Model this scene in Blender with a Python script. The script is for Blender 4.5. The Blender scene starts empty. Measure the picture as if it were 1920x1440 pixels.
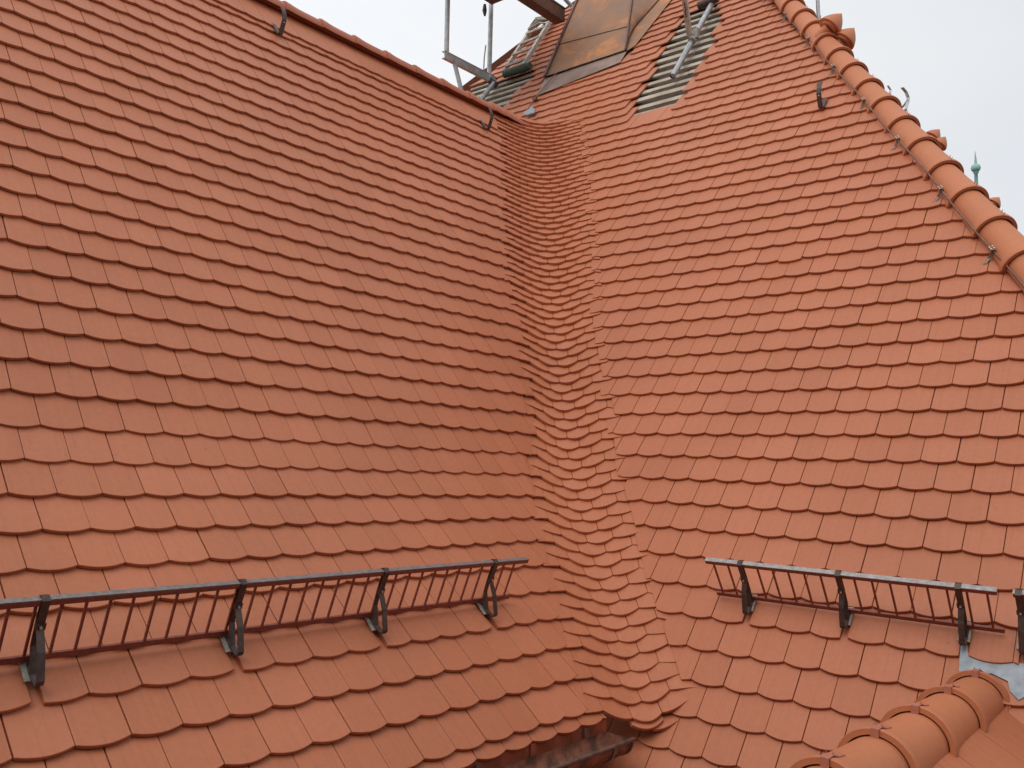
import bpy, math, random
import numpy as np
from mathutils import Matrix, Vector

rng = random.Random(7)
C = bpy.context.scene.collection
SC = bpy.context.scene
ZO = 18.0                       # the eye stands about 18 m above the courtyard

# ------------------------------------------------------------------ camera
cd = bpy.data.cameras.new("camera")
cam = bpy.data.objects.new("camera", cd)
C.objects.link(cam)
RT = Vector((0.99931, -0.00354, 0.03702)); UP = Vector((-0.03719, -0.09518, 0.99477)); FW = Vector((0.0, 0.99545, 0.09525))
cam.matrix_world = Matrix(((RT.x, UP.x, -FW.x, 0), (RT.y, UP.y, -FW.y, 0), (RT.z, UP.z, -FW.z, ZO), (0, 0, 0, 1)))
cd.sensor_width = 36.0
cd.lens = 1619.18 / 1920 * 36
cd.clip_start = 0.05
cd.clip_end = 2000
SC.camera = cam

# ------------------------------------------------------------------ sky and sun (overcast)
SUN_EL, SUN_AZ = math.radians(52), math.radians(215)      # azimuth measured clockwise from +Y
w = bpy.data.worlds.new("World")
SC.world = w
w.use_nodes = True
nt = w.node_tree
nt.nodes.clear()
N = lambda t: nt.nodes.new(t)
out = N("ShaderNodeOutputWorld")
sky = N("ShaderNodeTexSky")
sky.sky_type = 'NISHITA'
sky.sun_disc = False
sky.sun_elevation = SUN_EL
sky.sun_rotation = SUN_AZ
bg1 = N("ShaderNodeBackground"); bg1.inputs[1].default_value = 0.1
nt.links.new(sky.outputs[0], bg1.inputs[0])
tc = N("ShaderNodeTexCoord")
mp = N("ShaderNodeMapping"); mp.inputs['Scale'].default_value = (1.0, 1.0, 2.2)
nt.links.new(tc.outputs['Generated'], mp.inputs[0])
nz = N("ShaderNodeTexNoise"); nz.inputs['Scale'].default_value = 2.3; nz.inputs['Detail'].default_value = 5; nz.inputs['Roughness'].default_value = 0.5
nt.links.new(mp.outputs[0], nz.inputs[0])
cr = N("ShaderNodeValToRGB")
cr.color_ramp.elements[0].position = 0.36; cr.color_ramp.elements[0].color = (0.90, 0.922, 0.948, 1)
cr.color_ramp.elements[1].position = 0.66; cr.color_ramp.elements[1].color = (0.985, 0.99, 0.995, 1)
nt.links.new(nz.outputs[0], cr.inputs[0])
bg2 = N("ShaderNodeBackground"); bg2.inputs[1].default_value = 1.0
dt = N("ShaderNodeVectorMath"); dt.operation = 'DOT_PRODUCT'; dt.inputs[1].default_value = (-0.80, 0.30, 0.52)   # the cloud thins to the left
nt.links.new(tc.outputs['Generated'], dt.inputs[0])
mr = N("ShaderNodeMapRange"); mr.inputs[1].default_value = -0.1; mr.inputs[2].default_value = 0.8; mr.inputs[3].default_value = 0.95; mr.inputs[4].default_value = 1.20
nt.links.new(dt.outputs['Value'], mr.inputs[0])
nt.links.new(mr.outputs[0], bg2.inputs[1])
nt.links.new(cr.outputs[0], bg2.inputs[0])
mx = N("ShaderNodeMixShader"); mx.inputs[0].default_value = 0.86
nt.links.new(bg1.outputs[0], mx.inputs[1]); nt.links.new(bg2.outputs[0], mx.inputs[2])
nt.links.new(mx.outputs[0], out.inputs[0])

sd = bpy.data.lights.new("sun", 'SUN')
sd.energy = 1.2; sd.angle = math.radians(35); sd.color = (1.0, 0.96, 0.90)
sun = bpy.data.objects.new("sun", sd); C.objects.link(sun)
dirv = Vector((math.sin(SUN_AZ) * math.cos(SUN_EL), math.cos(SUN_AZ) * math.cos(SUN_EL), math.sin(SUN_EL)))
sun.rotation_euler = dirv.to_track_quat('Z', 'Y').to_euler()

SC.view_settings.view_transform = 'Standard'
SC.view_settings.look = 'None'
SC.view_settings.gamma = 1.0
SC.view_settings.exposure = -0.05
SC.cycles.use_denoising = True

# ------------------------------------------------------------------ the two roof slopes as curved profiles (bell-cast at the foot)
W = 0.18                        # tile width
AZL, EL_, OL = 0.8369158, 0.1832291, np.array((-2.453871, 4.084094, 1.007071 + ZO))
AZR, ER_, OR = -0.6889205, 0.1859669, np.array((1.698662, 5.487688, 0.421894 + ZO))
KL, PTL = (-11, -5, 3, 5.8, 7.2, 11, 14, 17.), (0.9472746, 0.9729025, 0.9649315, 0.9541691, 0.8184721, 0.758469, 0.7192363, 0.7862457)
KR, PTR = (-22, -9, -2, 3, 7, 12.), (0.8950831, 0.9539822, 0.9488259, 0.9238373, 0.9297737, 0.9151088)

def profile(k, p, e):
    g = np.arange(-60, 80, .02); a = np.interp(g, k, p)
    h = np.cumsum(np.cos(a)) * .02 * e; z = np.cumsum(-np.sin(a)) * .02 * e
    h0 = np.interp(0, g + .02, h); z0 = np.interp(0, g + .02, z)
    return lambda j: (np.interp(j, g + .02, h) - h0, np.interp(j, g + .02, z) - z0, np.interp(j, g, a))

class Slope:
    """point (i, j): i tile widths along the courses, j courses down the slope, h metres off the surface"""
    def __init__(s, O, az, prof, e):
        s.O, s.prof, s.e = O, prof, e
        s.h = np.array((math.cos(az), math.sin(az), 0.0)); s.n = np.array((math.sin(az), -math.cos(az), 0.0))
    def P(s, i, j, h=0.0):
        H, Z, a = s.prof(j)
        return s.O + i * W * s.h + H * s.n + np.array((0, 0, Z)) + h * (s.n * math.sin(a) + np.array((0, 0, math.cos(a))))
    def N(s, j):
        a = s.prof(j)[2]
        return s.n * math.sin(a) + np.array((0, 0, math.cos(a)))

LS = Slope(OL, AZL, profile(KL, PTL, EL_), EL_)
RS = Slope(OR, AZR, profile(KR, PTR, ER_), ER_)
HL, NL, HR, NR = LS.h, LS.n, RS.h, RS.n
ZV = np.array((0, 0, 1.0))
unit = lambda v: v / np.linalg.norm(v)

# ------------------------------------------------------------------ mesh helpers
class MB:
    def __init__(s): s.v = []; s.f = []; s.uv = []; s.sm = []
    def add(s, vs, fs, uvs=None, smooth=False):
        o = len(s.v)
        s.v += [tuple(map(float, p)) for p in vs]
        s.uv += [(0, 0)] * len(vs) if uvs is None else [tuple(map(float, u)) for u in uvs]
        s.f += [tuple(o + k for k in q) for q in fs]
        s.sm += [smooth] * len(fs)
    def box(s, c, ax, ay, az):
        """box centred on c with half-axis vectors"""
        c, ax, ay, az = map(np.asarray, (c, ax, ay, az))
        vs = [c + sx * ax + sy * ay + sz * az for sx in (-1, 1) for sy in (-1, 1) for sz in (-1, 1)]
        s.add(vs, [(0, 1, 3, 2), (4, 6, 7, 5), (0, 4, 5, 1), (2, 3, 7, 6), (0, 2, 6, 4), (1, 5, 7, 3)])
    def bar(s, a, b, side, w, t):
        """rectangular bar from a to b, w wide along side, t thick"""
        a, b, side = map(np.asarray, (a, b, side)); d = unit(b - a)
        side = unit(side - d * np.dot(side, d)); th = np.cross(d, side)
        s.box((a + b) / 2, (b - a) / 2, side * w / 2, th * t / 2)
    def tube(s, pts, r, n=8, cap=True, hollow=False):
        pts = [np.asarray(p, float) for p in pts]; m = len(pts)
        rs = r if isinstance(r, (list, tuple)) else [r] * m
        vs = []; prev = None
        for k in range(m):
            d = unit(pts[min(k + 1, m - 1)] - pts[max(k - 1, 0)])
            if prev is None:
                u = np.cross(d, (0, 0, 1.0)); u = np.cross(d, (1.0, 0, 0)) if np.linalg.norm(u) < .1 else u
            else: u = prev - d * np.dot(prev, d)
            u = unit(u); prev = u; v = np.cross(d, u)
            vs += [pts[k] + rs[k] * (math.cos(2 * math.pi * q / n) * u + math.sin(2 * math.pi * q / n) * v) for q in range(n)]
        fs = [(k * n + q, k * n + (q + 1) % n, (k + 1) * n + (q + 1) % n, (k + 1) * n + q) for k in range(m - 1) for q in range(n)]
        s.add(vs, fs, smooth=True)
        if cap:
            s.add([vs[q] for q in range(n)], [tuple(range(n))[::-1]]); s.add([vs[(m - 1) * n + q] for q in range(n)], [tuple(range(n))])
    def strap(s, pts, side, w, t):
        """flat bent strip following pts, w wide along side, t thick"""
        pts = [np.asarray(p, float) for p in pts]; m = len(pts); side = unit(np.asarray(side, float)); vs = []
        for k in range(m):
            d = unit(pts[min(k + 1, m - 1)] - pts[max(k - 1, 0)]); nn = unit(np.cross(d, side))
            vs += [pts[k] + a * side * w / 2 + b * nn * t / 2 for a, b in ((-1, -1), (1, -1), (1, 1), (-1, 1))]
        fs = [(k * 4 + q, k * 4 + (q + 1) % 4, k * 4 + 4 + (q + 1) % 4, k * 4 + 4 + q) for k in range(m - 1) for q in range(4)]
        s.add(vs, fs + [(3, 2, 1, 0), tuple((m - 1) * 4 + q for q in range(4))])
    def sheet(s, grid, smooth=True):
        """grid[r][c] of points"""
        nr, nc = len(grid), len(grid[0])
        s.add([p for r in grid for p in r], [(r * nc + c, r * nc + c + 1, (r + 1) * nc + c + 1, (r + 1) * nc + c) for r in range(nr - 1) for c in range(nc - 1)],
              [(c * .1, r * .1) for r in range(nr) for c in range(nc)], smooth)
    def obj(s, name, mat, parent=None):
        me = bpy.data.meshes.new(name); me.from_pydata(s.v, [], s.f); me.update()
        uvl = me.uv_layers.new(name="UVMap")
        li = np.zeros(len(me.loops), dtype=np.int32); me.loops.foreach_get("vertex_index", li)
        uvl.data.foreach_set("uv", np.array(s.uv, dtype=np.float32)[li].ravel())
        me.polygons.foreach_set("use_smooth", s.sm)
        me.materials.append(mat)
        o = bpy.data.objects.new(name, me); C.objects.link(o)
        if parent is not None:
            o.parent = parent
            o.matrix_parent_inverse = Matrix.Translation(-Vector(parent.location))
        return o

def tag(o, label, cat, group=None, kind=None):
    if label: o["label"] = label
    if cat: o["category"] = cat
    if group: o["group"] = group
    if kind: o["kind"] = kind
    return o

def thing(name, loc, label, cat, group=None):
    o = bpy.data.objects.new(name, None); o.location = tuple(map(float, loc)); o.empty_display_size = .2
    C.objects.link(o)
    return tag(o, label, cat, group)

# ------------------------------------------------------------------ materials
def new_mat(name):
    m = bpy.data.materials.new(name); m.use_nodes = True
    t = m.node_tree; b = t.nodes["Principled BSDF"]
    return m, t, b

def ramp(t, fac, cols):
    r = t.nodes.new("ShaderNodeValToRGB")
    while len(r.color_ramp.elements) < len(cols): r.color_ramp.elements.new(0.5)
    for e, (p, c) in zip(r.color_ramp.elements, cols): e.position = p; e.color = (*c, 1)
    t.links.new(fac, r.inputs[0]); return r

def mixc(t, mode, fac, a, b):
    n = t.nodes.new("ShaderNodeMix"); n.data_type = 'RGBA'; n.blend_type = mode
    if isinstance(fac, (int, float)): n.inputs[0].default_value = fac
    else: t.links.new(fac, n.inputs[0])
    for s, k in ((a, 6), (b, 7)):
        if isinstance(s, tuple): n.inputs[k].default_value = (*s, 1)
        else: t.links.new(s, n.inputs[k])
    return n.outputs[2]

def clay(name, c0, c1, c2, uv=True, rough=0.52, streak=0.10):
    m, t, b = new_mat(name)
    g = t.nodes.new("ShaderNodeNewGeometry")
    r = ramp(t, g.outputs['Random Per Island'], [(0.0, c0), (0.45, c1), (0.8, c1), (1.0, c2)])
    col = r.outputs[0]
    tcn = t.nodes.new("ShaderNodeTexCoord")
    big = t.nodes.new("ShaderNodeTexNoise"); big.inputs['Scale'].default_value = 1.1; big.inputs['Detail'].default_value = 4
    t.links.new(tcn.outputs['Object'], big.inputs[0])
    br = ramp(t, big.outputs[0], [(0.3, (0.94, 0.93, 0.93)), (0.7, (1.04, 1.03, 1.03))])
    col = mixc(t, 'MULTIPLY', 1.0, col, br.outputs[0])
    fine = t.nodes.new("ShaderNodeTexNoise"); fine.inputs['Scale'].default_value = 38; fine.inputs['Detail'].default_value = 5; fine.inputs['Roughness'].default_value = .65
    t.links.new(tcn.outputs['Object'], fine.inputs[0])
    fr = ramp(t, fine.outputs[0], [(0.25, (0.93, 0.92, 0.91)), (0.75, (1.05, 1.05, 1.05))])
    col = mixc(t, 'MULTIPLY', 1.0, col, fr.outputs[0])
    bmp_src = fine.outputs[0]
    if uv:
        mp = t.nodes.new("ShaderNodeMapping"); mp.inputs['Scale'].default_value = (75, 1.2, 1)
        t.links.new(tcn.outputs['UV'], mp.inputs[0])
        st = t.nodes.new("ShaderNodeTexNoise"); st.inputs['Scale'].default_value = 1.0; st.inputs['Detail'].default_value = 3
        t.links.new(mp.outputs[0], st.inputs[0])
        sr = ramp(t, st.outputs[0], [(0.28, (1 - streak * 1.6,) * 3), (0.5, (1.0,) * 3), (0.78, (1 + streak * .4,) * 3)])
        col = mixc(t, 'MULTIPLY', 1.0, col, sr.outputs[0])
    # a few dark weather specks
    vo = t.nodes.new("ShaderNodeTexNoise"); vo.inputs['Scale'].default_value = 21; vo.inputs['Detail'].default_value = 2
    t.links.new(tcn.outputs['Object'], vo.inputs[0])
    vr = ramp(t, vo.outputs[0], [(0.74, (1, 1, 1)), (0.80, (0.72, 0.68, 0.66))])
    col = mixc(t, 'MULTIPLY', 0.6, col, vr.outputs[0])
    t.links.new(col, b.inputs['Base Color'])
    b.inputs['Roughness'].default_value = rough
    b.inputs['Specular IOR Level'].default_value = 0.45
    bp = t.nodes.new("ShaderNodeBump"); bp.inputs['Strength'].default_value = 0.22; bp.inputs['Distance'].default_value = 0.005
    t.links.new(bmp_src, bp.inputs['Height']); t.links.new(bp.outputs[0], b.inputs['Normal'])
    return m

def plain(name, c0, c1, scale=14, rough=0.5, metal=0.0, detail=5, lo=0.35, hi=0.65, bump=0.0):
    m, t, b = new_mat(name)
    tcn = t.nodes.new("ShaderNodeTexCoord")
    n = t.nodes.new("ShaderNodeTexNoise"); n.inputs['Scale'].default_value = scale; n.inputs['Detail'].default_value = detail; n.inputs['Roughness'].default_value = .6
    t.links.new(tcn.outputs['Object'], n.inputs[0])
    r = ramp(t, n.outputs[0], [(lo, c0), (hi, c1)])
    t.links.new(r.outputs[0], b.inputs['Base Color'])
    b.inputs['Roughness'].default_value = rough; b.inputs['Metallic'].default_value = metal
    if bump:
        bp = t.nodes.new("ShaderNodeBump"); bp.inputs['Strength'].default_value = bump; bp.inputs['Distance'].default_value = 0.01
        t.links.new(n.outputs[0], bp.inputs['Height']); t.links.new(bp.outputs[0], b.inputs['Normal'])
    return m

M_TILE = clay("clay_tile", (0.455, 0.152, 0.070), (0.480, 0.163, 0.077), (0.508, 0.175, 0.086), streak=0.045)
M_RIDGE = clay("clay_ridge", (0.50, 0.178, 0.080), (0.53, 0.190, 0.087), (0.55, 0.200, 0.095), uv=False, rough=0.62)
M_CLIP = plain("painted_clip", (0.40, 0.15, 0.10), (0.48, 0.18, 0.12), 30, 0.45)
M_DECK = plain("roof_underlay", (0.065, 0.044, 0.030), (0.11, 0.078, 0.055), 9, 0.9)
M_IRON = plain("painted_iron", (0.18, 0.046, 0.029), (0.27, 0.072, 0.046), 40, 0.45, 0.1)
M_SHEEN_DIM = plain("rail_sky_sheen_dim", (0.15, 0.128, 0.125), (0.27, 0.24, 0.238), 55, 0.40, 0.2, lo=.3, hi=.7)  # dimmer painted sky sheen for the rail top of the left guard
M_SHEEN = plain("rail_sky_sheen", (0.26, 0.235, 0.225), (0.46, 0.44, 0.44), 45, 0.45, 0.2, lo=.3, hi=.7)  # pale grey stands in for sky reflected on the rail top
M_BRACKET = plain("bracket_iron", (0.045, 0.029, 0.024), (0.095, 0.062, 0.050), 30, 0.42, 0.2)
M_PLATE = plain("grey_plate", (0.26, 0.24, 0.21), (0.42, 0.40, 0.36), 60, 0.7, 0.2)
M_ZINC = plain("galvanised_steel", (0.36, 0.38, 0.40), (0.55, 0.57, 0.58), 22, 0.42, 0.75)
M_TUBE = plain("scaffold_steel", (0.40, 0.42, 0.42), (0.60, 0.62, 0.62), 9, 0.5, 0.45)
M_LEAD = plain("lead_sheet", (0.25, 0.285, 0.315), (0.36, 0.40, 0.435), 18, 0.6, 0.25, bump=.3)
M_BATTEN = plain("batten_timber", (0.30, 0.25, 0.185), (0.53, 0.47, 0.385), 5, 0.8, lo=.3, hi=.7)
M_TIMBER = plain("grey_timber", (0.36, 0.33, 0.28), (0.58, 0.54, 0.48), 16, 0.8)
M_BEAM = plain("brown_beam", (0.10, 0.040, 0.026), (0.17, 0.070, 0.045), 10, 0.6)
M_DECKB = plain("scaffold_board", (0.12, 0.065, 0.045), (0.20, 0.12, 0.085), 10, 0.7)
M_GREEN = plain("green_padding", (0.030, 0.060, 0.040), (0.085, 0.12, 0.085), 30, 0.9)
M_ROPE = plain("rope", (0.28, 0.25, 0.20), (0.42, 0.38, 0.32), 60, 0.9)
M_WIRE = plain("conductor_wire", (0.15, 0.085, 0.065), (0.26, 0.17, 0.14), 50, 0.5, 0.4)
M_BRIGHT = plain("bright_screw", (0.6, 0.6, 0.58), (0.8, 0.8, 0.78), 60, 0.3, 0.8)
M_PATINA = plain("copper_patina", (0.24, 0.44, 0.38), (0.36, 0.55, 0.48), 3, 0.6)
M_GUTTER = plain("gutter_copper", (0.09, 0.042, 0.028), (0.30, 0.115, 0.068), 12, 0.7, 0.1, lo=.38, hi=.62)
M_BEAD = plain("gutter_bead", (0.10, 0.064, 0.052), (0.18, 0.12, 0.10), 30, 0.42, 0.3)
M_FASCIA = plain("fascia_copper", (0.34, 0.095, 0.052), (0.46, 0.145, 0.082), 14, 0.5, 0.2)
M_WALL = plain("render_wall", (0.50, 0.46, 0.38), (0.60, 0.56, 0.47), 6, 0.9)
M_GROUND = plain("courtyard_stone", (0.030, 0.028, 0.025), (0.055, 0.052, 0.048), 0.8, 0.9)
M_SLOPE = clay("clay_far_slope", (0.43, 0.142, 0.080), (0.47, 0.158, 0.090), (0.50, 0.172, 0.098), uv=False)

def copper_mat():
    m, t, b = new_mat("copper_sheet")
    tcn = t.nodes.new("ShaderNodeTexCoord")
    n = t.nodes.new("ShaderNodeTexNoise"); n.inputs['Scale'].default_value = 1.9; n.inputs['Detail'].default_value = 7; n.inputs['Roughness'].default_value = .68; n.inputs['Distortion'].default_value = .5
    t.links.new(tcn.outputs['Object'], n.inputs[0])
    r = ramp(t, n.outputs[0], [(0.28, (0.23, 0.155, 0.125)), (0.42, (0.29, 0.17, 0.115)), (0.54, (0.36, 0.185, 0.105)), (0.62, (0.52, 0.225, 0.095)), (0.74, (0.56, 0.29, 0.15))])
    t.links.new(r.outputs[0], b.inputs['Base Color'])
    b.inputs['Metallic'].default_value = 0.05; b.inputs['Roughness'].default_value = 0.6; b.inputs['Specular IOR Level'].default_value = 0.25
    bp = t.nodes.new("ShaderNodeBump"); bp.inputs['Strength'].default_value = 0.25; bp.inputs['Distance'].default_value = 0.02
    t.links.new(n.outputs[0], bp.inputs['Height']); t.links.new(bp.outputs[0], b.inputs['Normal'])
    return m
M_COPPER = copper_mat()
M_SEAM = plain("copper_seam", (0.10, 0.050, 0.042), (0.20, 0.105, 0.085), 18, 0.45, 0.5)

# ------------------------------------------------------------------ plain tiles
THICK, STEP = 0.0165, 0.0205

def clip(poly, a, b):
    """keep the part of a convex polygon on the right of a -> b (i to the right, j upward)"""
    o = []
    sd_ = lambda p: -(b[0] - a[0]) * (p[1] - a[1]) + (b[1] - a[1]) * (p[0] - a[0])
    for k in range(len(poly)):
        p, q = poly[k], poly[(k + 1) % len(poly)]; u, v = sd_(p), sd_(q)
        if u >= 0: o.append(p)
        if (u >= 0) != (v >= 0):
            f = u / (u - v); o.append((p[0] + f * (q[0] - p[0]), p[1] + f * (q[1] - p[1])))
    return o

def outline(i0, i1, jb, length, sag=0.100, n=8, gap=0.0115):
    a, b = i0 + gap, i1 - gap
    pts = []
    for k in range(n + 1):
        t = k / n
        pts.append((a + (b - a) * t, jb + sag * (1 - (2 * t - 1) ** 2) - 0.0))
    return pts + [(b, jb - length), (a, jb - length)]

def put_tile(mb, poly, place, jb, uv0, thick=THICK, step=STEP, e=EL_, jit=True):
    if len(poly) < 3: return
    dh = rng.uniform(-.0012, .0012) if jit else 0
    tw = rng.uniform(-.003, .003) if jit else 0
    ic = sum(p[0] for p in poly) / len(poly); jc = sum(p[1] for p in poly) / len(poly)
    A = []; B = []; Cc = []; uA = []
    for (i, j) in poly:
        h = -step * (jb - j) * 1.0 + dh + tw * (i - ic) * W
        di, dj = (ic - i) * W, (jc - j) * e; L = math.hypot(di, dj) + 1e-6; f = .0022 / L
        ii, jj = i + (ic - i) * f, j + (jc - j) * f
        A.append(place(ii, jj, h)); B.append(place(i, j, h - .0011)); Cc.append(place(i, j, h - thick))
        uA.append(((i - uv0[0]) * W + uv0[1], (j - jb) * e + uv0[1] * 3))
    n = len(poly)
    fs = [tuple(range(n))]
    for k in range(n):
        q = (k + 1) % n
        fs.append((k, n + k, n + q, q)); fs.append((n + k, 2 * n + k, 2 * n + q, n + q))
    # polygon runs anticlockwise seen from outside once flipped
    mb.add(A + B + Cc, [f_[::-1] for f_ in fs], uA * 3)

def jitter(): return rng.uniform(-.007, .007), rng.uniform(-.008, .008)

# boundaries of the two slopes along the laced valley, and the valley line itself
LB = np.array([(-24, 33.4), (-22, 32.3), (-16.8, 29.47), (-9.36, 25.21), (-4.17, 22.53), (.04, 20.76), (3.64, 19.22), (6.3, 17.66), (9.44, 15.62), (11.75, 14.3), (13.68, 13.2), (15.76, 12.2), (18, 11.2)])
RB = np.array([(-28, -21.9), (-24.45, -19.81), (-16.6, -15.34), (-8.38, -11.38), (-4.04, -9.37), (-.93, -7.51), (2.52, -5.45), (5.39, -3.41), (6.84, -2.54), (8.3, -1.41), (9.85, -.32), (10.45, .3), (12, 1.4), (14, 2.6)])
iL = lambda j: float(np.interp(j, LB[:, 0], LB[:, 1]))
iR = lambda j: float(np.interp(j, RB[:, 0], RB[:, 1]))
VT = np.array([(-26, .179, 11.114, 4.895), (-22, .19, 10.487, 4.3), (-18, .201, 9.86, 3.705), (-14, .218, 9.24, 3.11), (-10, .247, 8.633, 2.515), (-6, .278, 8.04, 1.914), (-2, .309, 7.457, 1.309), (2, .341, 6.872, .705), (5, .363, 6.43, .256), (7, .393, 6.125, -.035), (10, .486, 5.66, -.431), (14, .652, 5.041, -.928), (18, .803, 4.416, -1.434), (22, .936, 3.79, -1.952)])
Vp = lambda c: np.array([np.interp(c, VT[:, 0], VT[:, k]) for k in (1, 2, 3)]) + np.array((0, 0, ZO))
HIP = lambda j: 9.97 + .566 * j            # left edge of the hip tiles on the main slope
LHIP = lambda j: float(np.interp(j, (-60, -47.9, -42.1, -38.4, -36.6, -30), (-27.2, -32.1, -33.95, -35.9, -37.7, -44.5)))

def inside(poly, p):
    r = False; n = len(poly)
    for k in range(n):
        (x0, y0), (x1, y1) = poly[k], poly[(k + 1) % n]
        if (y0 > p[1]) != (y1 > p[1]) and p[0] < (x1 - x0) * (p[1] - y0) / (y1 - y0) + x0: r = not r
    return r

OPEN_A = [(-15.98, -24.54), (-12.65, -24.35), (-12.58, -25.45), (-12.13, -26.20), (-12.44, -28.67), (-12.38, -31.48), (-12.97, -34.20), (-13.93, -36.80), (-15.69, -37.77), (-16.81, -36.30), (-16.79, -32.88), (-16.27, -28.83), (-16.10, -26.44)]
OPEN_B = [(-38.22, -37.16), (-32.14, -30.96), (-29.72, -30.10), (-29.68, -31.41), (-29.67, -33.32), (-29.25, -35.00), (-30.49, -36.09), (-33.00, -36.24), (-35.18, -36.94)]
COPPER_FOOT = [(-26.72, -31.81), (-19.99, -31.99), (-19.76, -33.32), (-20.71, -35.79), (-19.50, -41.54), (-20.53, -45.04), (-33.10, -53.84), (-27.29, -34.28)]

rowrnd = {}
def wob(key):
    if key not in rowrnd: rowrnd[key] = rng.uniform(-.32, .32)
    return rowrnd[key]

# ------------------------------------------------------------------ ground
mb = MB()
mb.add([(-400, -400, 0), (400, -400, 0), (400, 400, 0), (-400, 400, 0)], [(0, 1, 2, 3)])
tag(mb.obj("ground", M_GROUND), None, None, kind="structure")

# ------------------------------------------------------------------ wing roof (lower slope on the left)
wing = thing("wing_roof", LS.P(4, 16), "broad orange clay tiled roof slope filling the left, with its horizontal ridge and eave gutter edge", "roof")
BRACK_L = [-13.4, -9.4, -5.4, -1.40, 2.60, 6.58, 10.6]
BRACK_R = [1.116, 3.937, 6.90, 8.22]

def cut_gap(polys, iF, half=.10):
    o = []
    for p in polys:
        lo, hi = min(q[0] for q in p), max(q[0] for q in p)
        if lo < iF + half and hi > iF - half:
            l = [q for q in clip(p, (iF - half, 0), (iF - half, -1))]; r = [q for q in clip(p, (iF + half, -1), (iF + half, 0))]
            for s_ in (l, r):
                if len(s_) > 2 and max(q[0] for q in s_) - min(q[0] for q in s_) > .08: o.append(s_)
        else: o.append(p)
    return o

mb = MB()
rows = [(float(j), (j % 2) * .5, 1.95) for j in range(-17, 17)] + [(-18.0, 0.0, 1.95), (-18.44, .5, 2.6), (16.33, .5, 2.2)]
for (j, off, ln) in rows:
    for k in range(-16, 36):
        i0 = k + off; di, dj = jitter()
        p = outline(i0 + di, i0 + 1 + di, j + dj, ln)
        w_ = wob(("L", j)); b1 = (iL(j) + w_, j); b0 = (iL(j - 2.2) + w_, j - 2.2)
        if j < 16.2: p = clip(p, b1, b0) if True else p
        else: p = clip(p, (12.62, 0), (12.62, -1))
        if len(p) < 3: continue
        polys = [p]
        if j == 13.0:
            for bi in BRACK_L: polys = cut_gap(polys, bi)
        for q in polys:
            if max(v[0] for v in q) - min(v[0] for v in q) < .07: continue
            lift = -.0135 if j > 16.2 else (0.011 if j == -18.44 else 0)
            put_tile(mb, q, lambda i, jj, h, l=lift: LS.P(i, jj, h + l), j, (i0, rng.random() * 5))
mb.obj("tile_covering", M_TILE, wing)
mb = MB()
jj_ = np.arange(-21, 16.3, 1.0)
mb.sheet([[LS.P(-17, j, -.05), LS.P(iL(j) + .9, j, -.05)] for j in jj_])
mb.obj("roof_deck", M_DECK, wing)
# far slope of the wing, falling away behind the ridge
rp = lambda i: LS.P(i, -21.05)
mb = MB()
a, b = rp(-17), rp(33)
mb.sheet([[a, b], [a - NL * 2.6 - ZV * 3.8, b - NL * 2.6 - ZV * 3.8]])
mb.obj("slope_sheet", M_SLOPE, wing)
# wall and fascia below the eave
mb = MB()
a, b = LS.P(-17, 16.3) - NL * .16 - ZV * .05, LS.P(13.0, 16.3) - NL * .16 - ZV * .05
mb.add([a, b, b * np.array((1, 1, 0)), a * np.array((1, 1, 0))], [(0, 1, 2, 3)])
mb.obj("wall", M_WALL, wing)
mb = MB()
a, b = LS.P(-17, 16.3) - NL * .03, LS.P(12.75, 16.3) - NL * .03
mb.box((a + b) / 2 - ZV * .10, (b - a) / 2, NL * .012, ZV * .072)
fas = mb.obj("fascia_board", M_FASCIA, wing)
mb = MB()
for i in (9.55, 5.2, .9):
    mb.box(LS.P(i, 16.3) - NL * .0145 - ZV * .10, HL * .016, NL * .004, ZV * .07)
mb.obj("fascia_clip", M_FASCIA, wing)

def half_tube_tile(base, axis, up, L, r_hi, r_lo, r_rim, thick, ang=96, na=20, rim_len=.055):
    """cover tile: base = point on the axis at the rim end, axis runs from the rim to the tucked end"""
    side = np.cross(axis, up)
    prof = [(0, r_rim), (.012, r_rim + .002), (rim_len * .7, r_rim - .002), (rim_len, r_lo + .009), (rim_len + .03, r_lo + .004), (rim_len + .09, r_lo - .001), (L * .5, (r_lo + r_hi) / 2), (L, r_hi)]
    g = []
    for s_, r in prof:
        g.append([base + axis * s_ + r * (math.sin(t) * side + math.cos(t) * up) for t in np.radians(np.linspace(-ang, ang, na + 1))])
    inn = [[base + axis * s_ + (r - thick) * (math.sin(t) * side + math.cos(t) * up) for t in np.radians(np.linspace(-ang, ang, na + 1))] for s_, r in prof]
    m = MB(); m.sheet(g); m.sheet([r[::-1] for r in inn]); m.sheet([inn[0], g[0]], False)
    return m

# ridge tiles of the wing: rim ends face the viewer's left, spacing 2.2 tiles
upL = ZV
k = 0
for i in np.arange(-15.78, 33.5, 2.22):
    base = LS.P(i, -21.0) - ZV * .052
    if i > 31.5: break
    m = half_tube_tile(base, HL, upL, .46, .084, .090, .101, .014)
    m.obj("ridge_tile", M_SLOPE, wing)
m = half_tube_tile(LS.P(32.0, -21.0) - ZV * .052, unit(HL * .9 + HR * .12 - ZV * .08), upL, .62, .05, .089, .100, .014)
m.obj("ridge_tile", M_SLOPE, wing)
mb = MB()
fl_ = [(-26.13, -27.83), (-25.71, -28.42), (-25.15, -27.91), (-24.88, -27.33), (-25.58, -27.27)]
vs = [RS.P(i, j, .05) for i, j in fl_]; mb.add(vs + [v - RS.N(-25) * .02 for v in vs], [(4, 3, 2, 1, 0)] + [(k, (k + 1) % 5, 5 + (k + 1) % 5, 5 + k) for k in range(5)])
mb.obj("lead_flap", M_LEAD, wing)

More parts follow.
